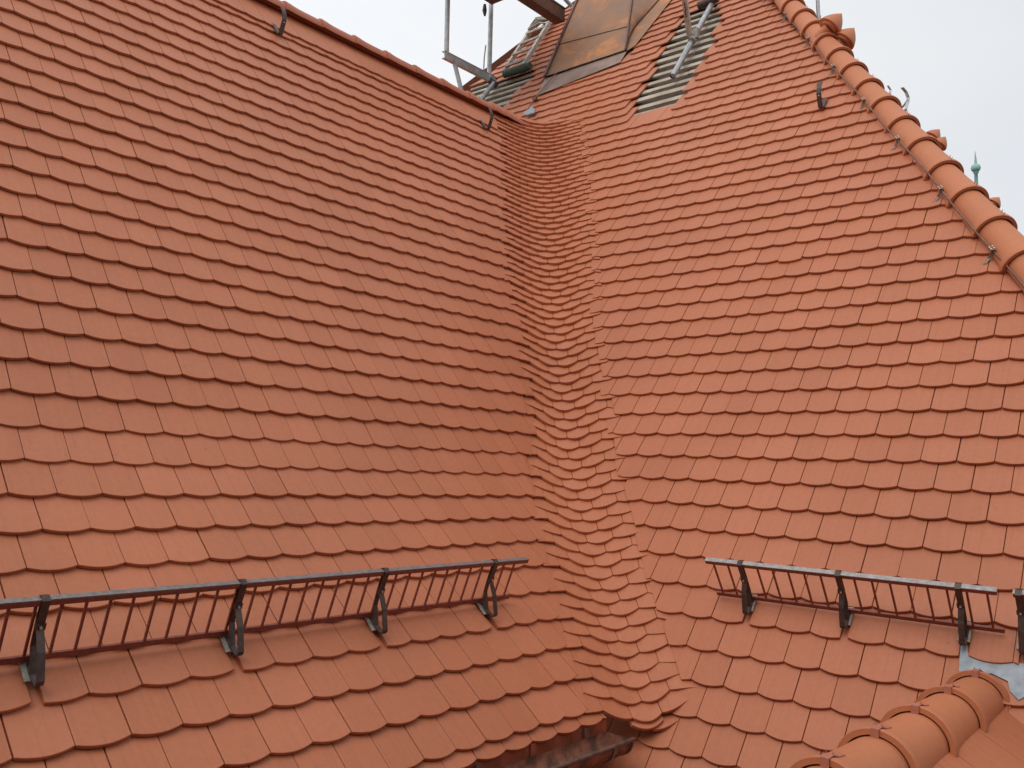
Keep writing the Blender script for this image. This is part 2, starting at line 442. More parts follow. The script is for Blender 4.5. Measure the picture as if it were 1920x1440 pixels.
# ------------------------------------------------------------------ laced valley between the two slopes
SAG = lambda c: float(np.interp(c, (-30, -18, -10, 0, 6, 11, 14, 16, 17), (.8, 1.05, 1.25, 1.4, 1.35, 1.25, 1.05, 1.15, 1.2)))
VOFF = lambda c: float(np.interp(c, (-30, 6, 8, 10, 12, 14, 15, 16, 18), (3.88, 3.88, 4.02, 4.3, 4.6, 5.0, 5.15, 5.55, 6.0)))
def F(c, t, h=0.0):
    def raw(c, t):
        c = c + .52 * SAG(c) * max(math.sin(math.pi * min(max(t, 0), 1)), 0) ** 1.45      # courses leave each slope level and sag smoothly
        r = c - VOFF(c)
        a = LS.P(iL(c), c); b = RS.P(iR(r), r); v = Vp(c)
        return (1 - t) ** 2 * a + 2 * t * (1 - t) * v + t * t * b
    p = raw(c, t)
    if h == 0: return p
    du = raw(c, min(t + .02, 1.2)) - raw(c, t - .02); dv = raw(c + .15, t) - raw(c - .15, t)
    return p + h * unit(np.cross(du, -dv))
frac = lambda c: 2 * abs(c - round(c))        # 0 where a valley course meets a roof course, 1 half way between
mb = MB()
def valley_row(c, t_lo=None, t_hi=None, parity=0, lift=0.0, ln=1.05, single=False):
    ts = np.linspace(-.08, 1.08, 59); pt = [F(c, t) for t in ts]
    s = np.concatenate([[0], np.cumsum([np.linalg.norm(pt[k + 1] - pt[k]) for k in range(58)])])
    mid = float(np.interp(.5, ts, s))
    fl, fr = frac(c), frac(c - VOFF(c))
    stp = float(np.interp(c, (-20, 2, 10, 16), (.030, .028, .0225, .0205)))
    lo_t, hi_t = -.06, 1.06
    if t_lo is not None: lo_t, hi_t = t_lo, t_hi
    w_ = .166
    T = lambda x: float(np.interp(x, s, ts)); S = lambda t: float(np.interp(t, ts, s))
    off = (parity % 2) * .5 + rng.uniform(-.05, .05)
    for k in range(-6, 6):
        x0, x1 = mid + (k + off) * w_, mid + (k + 1 + off) * w_
        lo, hi = S(lo_t), S(hi_t)
        if single:
            if k: continue
            x0, x1 = lo, hi
        if x1 < lo + .02 or x0 > hi - .02: continue
        cut0, cut1 = max(x0, lo), min(x1, hi)
        di, dj = jitter()
        n = 8; poly = []
        for q in range(n + 1):
            x = cut0 + .0016 + (cut1 - cut0 - .0032) * q / n
            u = (x - x0) / (x1 - x0)
            poly.append((x, c + dj * .4 + .115 * (1 - (2 * u - 1) ** 2)))
        poly += [(cut1 - .0016, c - ln), (cut0 + .0016, c - ln)]
        def place(x, cc, h):
            t = T(x); e = min(max((abs(2 * t - 1) - .45) / .55, 0), 1.15)
            hb = .003 + lift - (.005 + .009 * (fl if t < .5 else fr) + (float(np.interp(c, (2, 8), (.002, .010))) if t > .5 else 0)) * e ** 1.5; h = h * (1 - .45 * min(e, 1))
            return F(cc, t, h + hb)
        # put_tile works in (i, j): x metres across are scaled to tile widths
        put_tile(mb, [(x / W, cc) for x, cc in poly], lambda i, cc, h: place(i * W, cc, h), c, (x0 / W, rng.random() * 5), step=2 * stp, thick=stp - .002)
for n_, c in enumerate(np.arange(-21.5, 16.1, .5)):
    valley_row(float(c), parity=n_)
valley_row(16.14, .36, .66, parity=0, lift=-.019, ln=1.2, single=True)
valley_row(16.24, .55, .92, parity=1, lift=-.038, ln=1.2, single=True)
mb.obj("valley_tiles", M_TILE, wing)
mb = MB()
mb.sheet([[F(c, t, -.05) for t in np.linspace(-.1, 1.1, 9)] for c in np.arange(-22, 15.2, 1.0)])
mb.obj("valley_board", M_DECK, wing)

# ------------------------------------------------------------------ main roof (tall hipped slope on the right)
main = thing("main_roof", RS.P(2, 14), "tall steep orange tiled hip roof on the right, with two stripped batten patches near its top", "roof")
mb = MB()
for j in range(-52, 20):
    off = (j % 2) * .5
    for k in range(-48, 16):
        i0 = k + off; ic, jc = i0 + .5, j - .5
        if i0 > HIP(j) + 1.2 or i0 + 1 < LHIP(j) - .2: continue
        if inside(OPEN_A, (ic, jc)) or inside(OPEN_B, (ic, jc)) or inside(OPEN_A, (ic, j - 1.75)) or inside(OPEN_B, (ic, j - 1.75)) or inside(COPPER_FOOT, (ic, jc - .2)): continue
        if j <= -21 and False: continue
        if -30 < j < 10.4 and i0 + 1 < iR(j) - .5 and j > -24.9: continue
        if j >= 10.4 and i0 < -8: continue
        di, dj = jitter()
        if j == -8 and k in (-2,): dj += .12
        p = outline(i0 + di, i0 + 1 + di, j + dj, 1.95, n=8 if j > -30 else 5)
        p = clip(p, (HIP(j) + .45, j), (HIP(j - 2.2) + .45, j - 2.2))
        if len(p) < 3: continue
        if j > -24.9 and j < 10.4:
            w_ = wob(("R", j)) * (.3 if j > 4 else 1) - (.22 if j > 4 else .05); p = clip(p, (iR(j - 2.2) + w_, j - 2.2), (iR(j) + w_, j))
        else:
            p = clip(p, (LHIP(j - 2.2), j - 2.2), (LHIP(j), j))
        if len(p) < 3: continue
        polys = [p]
        if j == 8:
            for bi in BRACK_R: polys = cut_gap(polys, bi)
        for q in polys:
            if max(v[0] for v in q) - min(v[0] for v in q) < .07: continue
            put_tile(mb, q, lambda i, jj, h: RS.P(i, jj, h), j, (i0, rng.random() * 5), e=ER_)
mb.obj("tile_covering", M_TILE, main)
mb = MB()
g = []
for j in np.arange(-60, 20.1, 1.0):
    lo = LHIP(j) if j < -25 else iR(min(j, 10.4)) - 1.2
    if j > 10.4: lo = -9
    hi = HIP(j) + .9
    g.append([RS.P(lo + (hi - lo) * t, j, -.13) for t in np.linspace(0, 1, 6)])
mb.sheet(g)
mb.obj("roof_deck", M_DECK, main)
for poly in (OPEN_A, OPEN_B):
    mb = MB()
    j0, j1 = math.floor(min(p[1] for p in poly)) - 1, math.ceil(max(p[1] for p in poly)) + 1
    a0, a1 = min(p[0] for p in poly) - 1.5, max(p[0] for p in poly) + 1.5
    for j in range(j0, j1 + 1):
        lo, hi = max(a0, LHIP(j) + .05), a1
        cuts = [lo] + sorted(rng.uniform(lo, hi) for _ in range(1)) + [hi]
        for x0, x1 in zip(cuts[:-1], cuts[1:]):
            dj = rng.uniform(-.05, .05); hh = rng.uniform(-.003, .003)
            A, B = RS.P(x0, j + .2 + dj, -.055 + hh), RS.P(x1 - .02, j + .2 + dj + rng.uniform(-.03, .03), -.055 + hh)
            mb.bar(A, B, RS.P(0, j + 1) - RS.P(0, j), .073 + rng.uniform(-.010, .014), .024)
    mb.obj("batten_field", M_BATTEN, main)
# adjoining hip slopes that fall away out of sight
HD = unit(RS.P(HIP(-30), -30) - RS.P(HIP(0), 0))
FO = RS.P(9.97 + .66, 0) - ZV * .03
FS = Slope(FO, math.atan2(HR[0], -HR[1]), profile((-60, 60), (math.radians(56),) * 2, ER_), ER_)
FJ = -HD[2] / (ER_ * math.sin(math.radians(56)))            # courses and tile widths per metre along the hip
FI = float(np.dot(HD * 1.0, FS.h)) / W
fhip = lambda j: j * FI / FJ
mb = MB()
for j in range(-44, 16):
    k0 = math.floor(fhip(j)) - 2
    for k in range(k0, k0 + 14):
        i0 = k + (j % 2) * .5; di, dj = jitter()
        p = outline(i0 + di, i0 + 1 + di, j + dj, 1.95, n=4)
        p = clip(p, (fhip(j - 2.2), j - 2.2), (fhip(j), j)) if fhip(j) < fhip(j - 2.2) else clip(p, (fhip(j), j), (fhip(j - 2.2), j - 2.2))
        if len(p) > 2 and max(v[0] for v in p) - min(v[0] for v in p) > .07:
            put_tile(mb, p, lambda i, jj, h: FS.P(i, jj, h - .02), j, (i0, rng.random() * 5), e=ER_)
mb.obj("tile_covering", M_TILE, main)
mb = MB(); mb.sheet([[FS.P(fhip(-48), -48, -.09), FS.P(fhip(18), 18, -.09)], [FS.P(fhip(-48) + 14, -48, -.09), FS.P(fhip(18) + 14, 18, -.09)]])
mb.obj("slope_sheet", M_DECK, main)
mb = MB()
a, b = RS.P(LHIP(-56), -56, -.05), RS.P(LHIP(-31), -31, -.05)
mb.sheet([[a, b], [a + np.array((-1.0, 4.0, -6.0)), b + np.array((-1.0, 4.0, -6.0))]])
mb.obj("slope_sheet", M_SLOPE, main)
# unseen dark wall behind the camera, added to shade the lower tiles
mb = MB(); mb.box(np.array((-1.0, -1.55, (ZO + 2.4) / 2)), (9, 0, 0), (0, .3, 0), (0, 0, (ZO + 2.4) / 2)); mb.obj("shade_wall", M_DECKB, main)
# hip tiles
HD = unit(RS.P(HIP(-30), -30) - RS.P(HIP(0), 0))
HUP = unit(ZV - HD * HD[2])
ax0 = RS.P(9.97 + .66, 0) - ZV * .012
hp = lambda s_: ax0 + HD * s_
for k in range(26):
    s_ = -2.0 + .415 * k
    m = half_tube_tile(hp(s_), HD, HUP, .48, .106, .122, .140, .022, ang=102, na=26)
    m.obj("hip_tile", M_RIDGE, main)
# small twisted wire ends on the crown of every hip tile
mb = MB()
for k in range(26):
    b_ = hp(-2.0 + .415 * k) + HUP * .140 + HD * .02
    for a_ in (-.012, .012):
        mb.tube([b_ + HD * a_, b_ + HD * a_ * 1.6 + HUP * .022], .0022, 5)
mb.obj("hip_tile_clip", M_CLIP, main)

# ------------------------------------------------------------------ gutter under the wing eave
gut = thing("gutter", LS.P(8, 16.3) + NL * .09 - ZV * .16, "half round brown copper gutter under the eave of the left slope, with closed end cap", "gutter")
gc = lambda i: LS.P(i, 16.3) + NL * .088 - ZV * .083
RG = .080
ii = [-17, -8, -2, 3, 8, 12.52]
ang = np.linspace(-4, 184, 19)
mb = MB()
arc = lambda i, r: [gc(i) + r * (math.cos(math.radians(a)) * NL - math.sin(math.radians(a)) * ZV) for a in ang]
mb.sheet([arc(i, RG) for i in ii]); mb.sheet([arc(i, RG + .002)[::-1] for i in ii])
mb.obj("trough", M_GUTTER, gut)
mb = MB()
mb.tube([gc(i) + NL * RG + ZV * .004 for i in (-17, 3, 12.56)], .0095, 10)
mb.obj("bead", M_BEAD, gut)
mb = MB()
e_ = arc(12.52, RG + .001); n_ = len(e_)
mb.add(e_ + [p + HL * .003 for p in e_], [tuple(range(n_)), tuple(range(2 * n_ - 1, n_ - 1, -1))] + [(k, k + 1, n_ + k + 1, n_ + k) for k in range(n_ - 1)])
mb.strap([p + HL * .001 for p in arc(12.5, RG + .004)], HL, .018, .002)
mb.obj("end_cap", M_GUTTER, gut)
for i in (11.7, 7.5, 3.3, -.9, -5.1, -9.3):
    mb = MB()
    mb.strap([gc(i) - NL * .09 + ZV * .05] + [p for p in arc(i, RG + .005)[::-1]], HL, .028, .004)
    mb.obj("bracket", M_BEAD, gut)

# ------------------------------------------------------------------ snow guards
def guard(label, S, nvec, i0, i1, jb, a_, b_, nbar, brs, jf, ends=(0, 0), cap=None):
    lo0, lo1, up0, up1 = i0, i1, i0 - ends[0], i1 - ends[1]
    base = lambda i: S.P(i, jb, .022)
    offs = nvec * a_ + ZV * b_
    t = thing("snow_guard", S.P((i0 + i1) / 2, jb), label, "snow guard", "snow guards across the roof slopes")
    mb = MB()
    mb.bar(base(lo0), base(lo1), offs, .022, .012)
    mb.obj("base_rail", M_IRON, t)
    mb = MB()
    A, B = base(up0) + offs, base(up1) + offs
    mb.bar(A, B, unit(np.cross(S.h, offs)), .027, .021)
    tr = mb.obj("cap_rail", M_IRON, t)
    m2 = MB(); ou = unit(offs); m2.bar(A + ou * .0122, B + ou * .0122, unit(np.cross(S.h, offs)), .028, .004)  # thin lighter plate paints the sky reflection onto the top of the rail
    co = m2.obj("sky_sheen_plate", cap, tr); co.matrix_parent_inverse = Matrix.Identity(4)
    bev = tr.modifiers.new("edge", 'BEVEL'); bev.width = .004; bev.segments = 2
    for k in range(nbar):
        i = lo0 + (lo1 - lo0) * (k + .45) / nbar
        mb = MB(); mb.bar(base(i) + offs * .0, base(i) + offs * .96, S.h, .0092, .007)
        mb.obj("bar", M_IRON, t)
    for bi in brs:
        mb = MB()
        top_ = S.P(bi, jb, .022) + offs
        out_ = unit(np.cross(S.h, offs)); out_ = out_ if np.dot(out_, nvec) > 0 else -out_
        foot = S.P(bi, jf, .020)
        dwn = unit(S.P(bi, jf) - S.P(bi, jf - .5)); nn = S.N(jf)
        # down from under the upper tile, round the toe and up to the rail
        toe = [foot + dwn * .016 * math.sin(q) + nn * .016 * (1 - math.cos(q)) for q in np.linspace(0, math.pi * .86, 7)]
        knee = S.P(bi, jb, .022) + offs * .58 + out_ * .014
        pts = [S.P(bi, jb + .05, .004), S.P(bi, (jb + jf) / 2, .010)] + toe + [toe[-1] * .45 + knee * .55 + out_ * .012 + nn * .0, knee, top_ + out_ * .017 + unit(offs) * .012, top_ + unit(offs) * .021, top_ - out_ * .019 + unit(offs) * .012]
        mb.strap(pts, S.h, .025, .006)
        mb.strap([S.P(bi, (jb + jf) / 2 + .04, .012), S.P(bi, jb + .03, .02) + offs * .25, S.P(bi, jb, .022) + offs * .6, top_ - unit(offs) * .014], S.h, .024, .006)
        mb.box(S.P(bi, jb, .022) + offs * .60 + out_ * .017, S.h * .0165, unit(offs) * .012, out_ * .004)
        bo = mb.obj("bracket", M_BRACKET, t)
        m2 = MB(); m2.box(S.P(bi - .02, (jb + jf) / 2 - .12, .004), S.h * .026, dwn * .05, nn * .003)
        po = m2.obj("foot_plate", M_PLATE, bo); po.matrix_parent_inverse = Matrix.Identity(4)
        m2 = MB(); c0 = S.P(bi, jb, .022) + offs * .60 + out_ * .021
        m2.tube([c0, c0 + out_ * .006], .005, 8)
        so = m2.obj("screw", M_BRIGHT, bo); so.matrix_parent_inverse = Matrix.Identity(4)
    return t
guard("long dark brown iron snow guard across the left tiled slope, running out of the picture", LS, NL, -14.3, 11.75, 12.17, .075, .192, 58, BRACK_L, 12.72, (0.0, -.28), M_SHEEN_DIM)
guard("short iron snow guard with grey sky sheen painted along its top rail on the right slope", RS, NR, .02, 7.78, 7.29, .135, .182, 17, BRACK_R[:3], 7.77, (0.02, .02), M_SHEEN)
guard("cut-off end of a dark iron snow guard at the right border above the small ridge", RS, NR, 8.1, 13.0, 7.29, .135, .182, 10, [8.22, 11.0], 7.77, (0, 0), M_SHEEN)

# ------------------------------------------------------------------ small dormer roof at the lower right
DAZ = math.radians(48.39)
DH = np.array((-math.cos(DAZ), -math.sin(DAZ), 0)); DN = np.array((math.sin(DAZ), -math.cos(DAZ), 0))   # along the ridge towards the viewer, and out over the right slope
DQ = np.array((2.075, 3.878, -.818 + ZO)) - ZV * .135
dorm = thing("dormer_roof", DQ + DH * 1.0 - ZV * .8, "small gabled roof in the lower right corner, capped by fat rounded ridge tiles with clips", "roof")
DP = math.radians(43)
def dpt(s_, j, h=0.0, sgn=1):
    n = DN * sgn; DP = math.radians(35 if sgn > 0 else 66)
    return DQ + DH * s_ * W + ZV * (.128 if sgn > 0 else -.02) + j * .165 * (n * math.cos(DP) - ZV * math.sin(DP)) + h * (n * math.sin(DP) + ZV * math.cos(DP))
for sgn, nm in ((1, "tile_covering"), (-1, "tile_covering")):
    mb = MB()
    for j in range(3, 13):
        off = (j % 2) * .5
        for k in range(-8, 14):
            i0 = k + off; di, dj = jitter()
            p = outline(i0 + di, i0 + 1 + di, j + dj, 2.9 if j == 3 else 1.95)
            if sgn < 0: p = [(a, b) for a, b in p][::-1]
            # stay clear of the main slope behind
            P0 = dpt(i0 + .5, j, 0, sgn); rel = P0 - OR
            H_ = np.dot(rel, NR); zz = RS.prof(np.interp(H_, [RS.prof(q)[0] for q in range(-30, 40)], range(-30, 40)))[1]
            if P0[2] < OR[2] + zz - .02 and sgn < 0: continue
            put_tile(mb, p, lambda i, jj, h, sg=sgn: dpt(i, jj, h, sg), j, (i0, rng.random() * 5), e=.165)
    mb.obj(nm, M_TILE, dorm)
mb = MB()
for sgn in (1, -1):
    mb.sheet([[dpt(-8, .2, -.10, sgn), dpt(14, .2, -.10, sgn)], [dpt(-8, 12, -.10, sgn), dpt(14, 12, -.10, sgn)]])
mb.obj("roof_deck", M_DECK, dorm)
for k in range(6):
    b_ = DQ + DH * (.0 + .42 * k)
    m = half_tube_tile(b_, -DH, ZV, .47, .110, .120, .136, .019, ang=101, na=30, rim_len=.06)
    rt = m.obj("ridge_tile", M_RIDGE, dorm)
    mb = MB()
    mb.strap([b_ + DH * .006 + ZV * .106, b_ + DH * .008 + ZV * .139, b_ - DH * .03 + ZV * .141, b_ - DH * .075 + ZV * .127, b_ - DH * .12 + ZV * .123], DN, .027, .003)
    for a_ in (-.010, .010):
        mb.tube([b_ - DH * .03 + ZV * .141 + DN * a_, b_ - DH * .031 + ZV * .149 + DN * a_ * 1.1], .002, 5)
    co = mb.obj("clip", M_CLIP, rt); co.matrix_parent_inverse = Matrix.Identity(4)
mb = MB()
flash = [(6.86, 8.47), (6.79, 7.73), (6.95, 7.70), (6.99, 7.93), (7.26, 8.02), (7.70, 8.00), (8.29, 7.99), (8.41, 8.75), (8.21, 8.95), (8.01, 8.76), (7.94, 8.51), (7.58, 8.38), (7.24, 8.44)]
vs = [RS.P(i, j, -.0155 * (9 - j) + .006) for i, j in flash]
mb.add(vs + [v - RS.N(8.5) * .003 for v in vs], [tuple(range(len(vs)))[::-1], tuple(range(len(vs), 2 * len(vs)))])
a0 = DQ - DH * .52
g = []
for s_ in np.linspace(0, .22, 5):
    r = .15 + .10 * (1 - s_ / .22) ** 2
    g.append([DQ - DH * (.20 + .10 - s_ * .6) + (r - .0) * (math.sin(t) * DN + math.cos(t) * ZV) - ZV * .02 for t in np.linspace(-.3, 1.9, 14)])
mb.sheet(g)
mb.obj("lead_flashing", M_LEAD, dorm)

# ------------------------------------------------------------------ roof hooks
def hook(label, S, i, j, h_, side=1, sc=1.0):
    t = thing("roof_hook", S.P(i, j), label, "roof hook", "roof hooks near the ridges")
    n = S.N(j); out_ = S.n; d = unit(S.P(i, j) - S.P(i, j - 1))
    f = S.P(i, j, .012)
    mb = MB()
    pts = [f - d * .16 * sc - n * .005, f - d * .05 * sc, f + d * .0 + n * .004, f + d * .012 + n * .022, f + out_ * .045 * sc + ZV * .05 * sc, f + out_ * .068 * sc + ZV * .11 * sc, f + out_ * .066 * sc + ZV * .16 * sc, f + out_ * .050 * sc + ZV * .20 * sc, f + out_ * .028 * sc + ZV * .232 * sc]
    mb.strap(pts, S.h, .040 * sc, .009 * sc)
    mb.obj("strap", M_BRACKET, t)
    q = f + out_ * .060 * sc + ZV * .09 * sc
    for dz in (0, .03):
        mb = MB(); mb.tube([q + ZV * dz + out_ * .002, q + ZV * dz + out_ * .010], .004, 6); mb.obj("rivet", M_BRIGHT, t)
    return t
hook("dark iron roof hook under the left ridge, upper one near the top border", LS, 14.03, -17.7, .25)
hook("dark iron roof hook at the low end of the left ridge, beside the valley", LS, 28.6, -17.65, .2)
hook("curved dark iron roof hook alone on the right tiled slope", RS, -2.58, -18.85, .21)

def far_hook(label, pts, r):
    t = thing("roof_hook", pts[0], label, "roof hook", "roof hooks near the ridges")
    mb = MB(); mb.strap(pts, HR, r, .008); mb.obj("strap", M_ZINC, t)
    return t
t = far_hook("forked grey metal hook standing up behind the hip tiles against the sky", [(3.406, 7.484, 21.153), (3.378, 7.379, 21.198), (3.372, 7.323, 21.257), (3.388, 7.317, 21.318), (3.391, 7.313, 21.360), (3.371, 7.309, 21.406), (3.334, 7.305, 21.447)], .026)
mb = MB(); mb.strap([(3.350, 7.420, 21.292), (3.360, 7.370, 21.291), (3.374, 7.338, 21.312), (3.387, 7.315, 21.337)], HR, .022, .008); mb.obj("fork", M_ZINC, t)
far_hook("thin grey metal hook tip just visible above the hip tiles", [(3.467, 7.951, 21.518), (3.463, 7.895, 21.583), (3.481, 7.888, 21.654), (3.489, 7.884, 21.690), (3.460, 7.880, 21.732)], .018)

# ------------------------------------------------------------------ terracotta cowls on the far slope, seen over the hip
def cowl(label, base, apex, r, back):
    base, apex = np.array(base), np.array(apex); apex = base + (apex - base) * 1.12; r = r * 1.26; ax = unit(apex - base); L = np.linalg.norm(apex - base)
    t = thing("vent_cowl", base - ZV * .1, label, "roof vent", "terracotta cowls behind the hip")
    mb = MB()
    pr = [(1 - .04) ** .5] ; prof = [(s_, r * (1 - s_ ** 1.55)) for s_ in np.linspace(0, .985, 9)]
    mb.tube([base + ax * L * s_ for s_, _ in prof], [max(q, .004) for _, q in prof], 20, cap=True)
    mb.obj("hood", M_RIDGE, t)
    mb = MB()
    mb.tube([base - ax * .02, base], [r * .7, r * .74], 16)
    nn = FS.N(0); mb.tube([base - ax * .01, base - nn * .06, base - nn * .13], [r * .5, r * .46, r * .5], 12)
    mb.obj("neck", M_RIDGE, t)
cowl("larger pointed terracotta cowl at the top behind the hip tiles", (2.991, 8.117, 22.414), (3.096, 8.104, 22.543), .097, 1)
cowl("larger pointed terracotta cowl, second from the top behind the hip tiles", (3.132, 8.129, 22.283), (3.225, 8.117, 22.407), .095, 1)
cowl("small pointed terracotta cowl half hidden behind a hip tile, upper of a close pair", (4.086, 8.313, 21.410), (4.152, 8.305, 21.491), .066, 1)
cowl("small pointed terracotta cowl, lower of a close pair above the green spire", (4.109, 8.223, 21.299), (4.167, 8.215, 21.380), .063, 1)
cowl("smallest terracotta cowl tip peeping over the lowest hip tiles at the right border", (4.721, 8.374, 20.777), (4.774, 8.367, 20.842), .059, 1)

# ------------------------------------------------------------------ far green spire finial
sp = thing("spire_finial", (23.908, 43.916, 31.477), "distant pale green copper finial with a ball and needle behind the hip", "finial")
mb = MB(); mb.tube([(23.653, 43.550, 35.302), (23.696, 43.588, 34.902), (23.721, 43.617, 34.599)], [.006, .045, .075], 10); mb.obj("needle", M_PATINA, sp)
mb = MB()
bc = np.array((23.730, 43.639, 34.377)); br_ = .235
mb.sheet([[bc + br_ * np.array((math.sin(p) * math.cos(q), math.sin(p) * math.sin(q), math.cos(p))) for q in np.linspace(0, 2 * math.pi, 21)] for p in np.linspace(0.05, math.pi - .05, 13)])
mb.obj("ball", M_PATINA, sp)
mb = MB(); mb.tube([(23.751, 43.657, 34.184), (23.754, 43.665, 34.101), (23.755, 43.668, 34.074), (23.789, 43.718, 33.549), (23.908, 43.916, 31.477)], [.13, .13, .085, .09, .16], 12); mb.obj("stem", M_PATINA, sp)

# ------------------------------------------------------------------ lightning conductor along the hip
lc = thing("lightning_conductor", RS.P(HIP(-2) - .3, -2), "thin rusty lightning conductor running down beside the hip tiles on metal clips", "lightning rod")
mb = MB()
mb.tube([RS.P(HIP(j) - .02 + .04 * math.sin(j * .9), j, .045) for j in np.arange(-44, 4, .8)], .0062, 7)
mb.obj("cable", M_WIRE, lc)
for j in (-35, -30.8, -26.5, -22.4, -18.3, -14.5, -10.55, -6.75, -2.9):
    i = HIP(j) - .02; mb = MB()
    mb.strap([RS.P(i - .25, j + .35, -.004), RS.P(i - .12, j + .15, .006), RS.P(i, j, .036), RS.P(i, j, .052)], RS.h, .022, .004)
    mb.box(RS.P(i, j, .052), HD * .022, RS.h * .012, RS.N(j) * .012)
    cl = mb.obj("clip", M_WIRE, lc)
    mb = MB()
    for a_ in (-.011, .011):
        for b_ in (-.009, .009):
            q = RS.P(i, j, .060) + HD * a_ + unit(np.cross(HD, RS.N(j))) * b_; mb.tube([q, q + RS.N(j) * .010], .0048, 6)
    so = mb.obj("screw", M_BRIGHT, cl); so.matrix_parent_inverse = Matrix.Identity(4)
# second conductor from the copper turret foot to the wing ridge
lw = thing("lightning_wire", RS.P(*(-26.28, -29.93)), "thin dark wire on the tiles between the copper cladding and the valley head", "wire")
mb = MB()
mb.tube([RS.P(*(-26.00, -33.34), .03), RS.P(*(-26.20, -32.16), .03), RS.P(*(-26.26, -30.00), .03), RS.P(*(-26.19, -28.76), .03), RS.P(*(-26.14, -28.11), .03)], .007, 6); mb.obj("cable", M_WIRE, lw)
mb = MB(); mb.box(RS.P(*(-26.23, -29.84), .03), HR * .03, NR * .02, ZV * .02); mb.obj("clip", M_SEAM, lw)

# ------------------------------------------------------------------ copper cladding
cp = thing("copper_turret", RS.P(*(-23.48, -33.61)), "copper sheet clad base of a turret rising through the upper right roof", "turret")
BLc, BRc = RS.P(*(-27.12, -33.35), .02), RS.P(*(-19.97, -33.50), .02)
TLc, TRc = np.array((0.933, 12.542, 25.504)), np.array((1.551, 11.732, 25.046))
def quad_sheet(a, b, c, d, nu=6, nv=6, wob=.006):
    mm = MB(); g = []
    nrm = unit(np.cross(b - a, d - a))
    for v in np.linspace(0, 1, nv): g.append([(a * (1 - u) + b * u) * (1 - v) + (d * (1 - u) + c * u) * v + nrm * (rng.uniform(-wob, wob) if 0 < u < 1 and 0 < v < 1 else 0) for u in np.linspace(0, 1, nu)])
    mm.sheet(g); return mm
lerp = lambda a, b, t: a + (b - a) * t
f1 = .30
quad_sheet(BLc, BRc, lerp(BRc, TRc, f1), lerp(BLc, TLc, f1)).obj("panel", M_COPPER, cp)
fn = unit(np.cross(BRc - BLc, TLc - BLc)); fn = fn if fn[1] < 0 else -fn
quad_sheet(lerp(BLc, TLc, f1) + fn * .006, lerp(BRc, TRc, f1) + fn * .006, TRc + fn * .006, TLc + fn * .006).obj("panel", M_COPPER, cp)
CKc = RS.P(*(-20.96, -36.40), .02); CTc = RS.P(*(-19.73, -44.93), .02)
quad_sheet(lerp(BRc, TRc, .10), CKc, CTc, TRc, 5, 5).obj("cheek_panel", M_COPPER, cp)
mb = MB()
mb.bar(BLc + fn * .02, TLc + fn * .02, BRc - BLc, .036, .03); mb.bar(BRc + fn * .012, TRc + fn * .012, BRc - BLc, .022, .03)
mb.bar(BLc + fn * .008, BRc + fn * .008, fn, .010, .007); mb.bar(lerp(BLc, TLc, f1) + fn * .006, lerp(BRc, TRc, f1) + fn * .006, fn, .008, .005)
mb.bar(CKc + fn * .006, CTc + fn * .006, HR, .012, .012)
mb.obj("standing_seam", M_SEAM, cp)
ap = [(-26.56, -30.56), (-27.15, -33.21), (-19.91, -33.47), (-19.82, -31.90)]
mb = MB(); vs = [RS.P(i, j, .010) for i, j in ap]; mb.add(vs + [v - RS.N(-30) * .004 for v in vs], [(0, 1, 2, 3), (7, 6, 5, 4), (0, 3, 7, 4), (3, 2, 6, 7)])
mb.obj("apron_flashing", plain("dull_copper", (0.26, 0.17, 0.13), (0.36, 0.25, 0.20), 6, .5, .5), cp)
sf = [(-20.96, -36.40), (-19.91, -33.47), (-19.43, -34.03), (-18.86, -41.28), (-19.29, -44.62), (-19.86, -45.02)]
mb = MB(); vs = [RS.P(i, j, .012) for i, j in sf]; mb.add(vs, [tuple(range(len(vs)))])
mb.obj("cheek_flashing", M_COPPER, cp)

# ------------------------------------------------------------------ roof ladder
ld = thing("roof_ladder", RS.P(*(-32.21, -36.35)), "weathered wooden roof ladder with green padded ends on the upper left of the main roof", "ladder")
l0, l1 = (-32.58, -36.20), (-34.08, -45.34); r0, r1 = (-30.54, -36.27), (-32.16, -45.54)
lp = lambda a, b, t, h=.10: RS.P(a[0] + (b[0] - a[0]) * t, a[1] + (b[1] - a[1]) * t, h)
for a, b in ((l0, l1), (r0, r1)):
    mb = MB(); mb.bar(lp(a, b, -.03), lp(a, b, 1.03), HR, .05, .06); mb.obj("rail", M_TIMBER, ld)
for t_ in (.04, .26, .47, .68, .9):
    mb = MB(); mb.bar(lp(l0, l1, t_, .135), lp(r0, r1, t_, .135), NR, .035, .028); mb.obj("rung", M_TIMBER, ld)
for t_ in (-.04, 1.04):
    mb = MB(); mb.tube([lp(l0, l1, t_, .07), lp(l0, l1, t_, .07) * .5 + lp(r0, r1, t_, .07) * .5, lp(r0, r1, t_, .07), lp(r0, r1, t_, .07) + HR * .12], [.05, .055, .06, .05], 12); mb.obj("pad", M_GREEN, ld)
mb = MB()
for q in range(7):
    x = rng.uniform(.75, 1.0); a_ = lp(l0, l1, x, .15); b_ = lp(r0, r1, x + rng.uniform(-.1, .06), .17)
    m_ = (a_ + b_) / 2 + np.array((rng.uniform(-.1, .1), -.05, rng.uniform(-.15, .05)))
    mb.tube([a_, m_, b_], .016, 6)
mb.obj("rope", M_ROPE, ld)

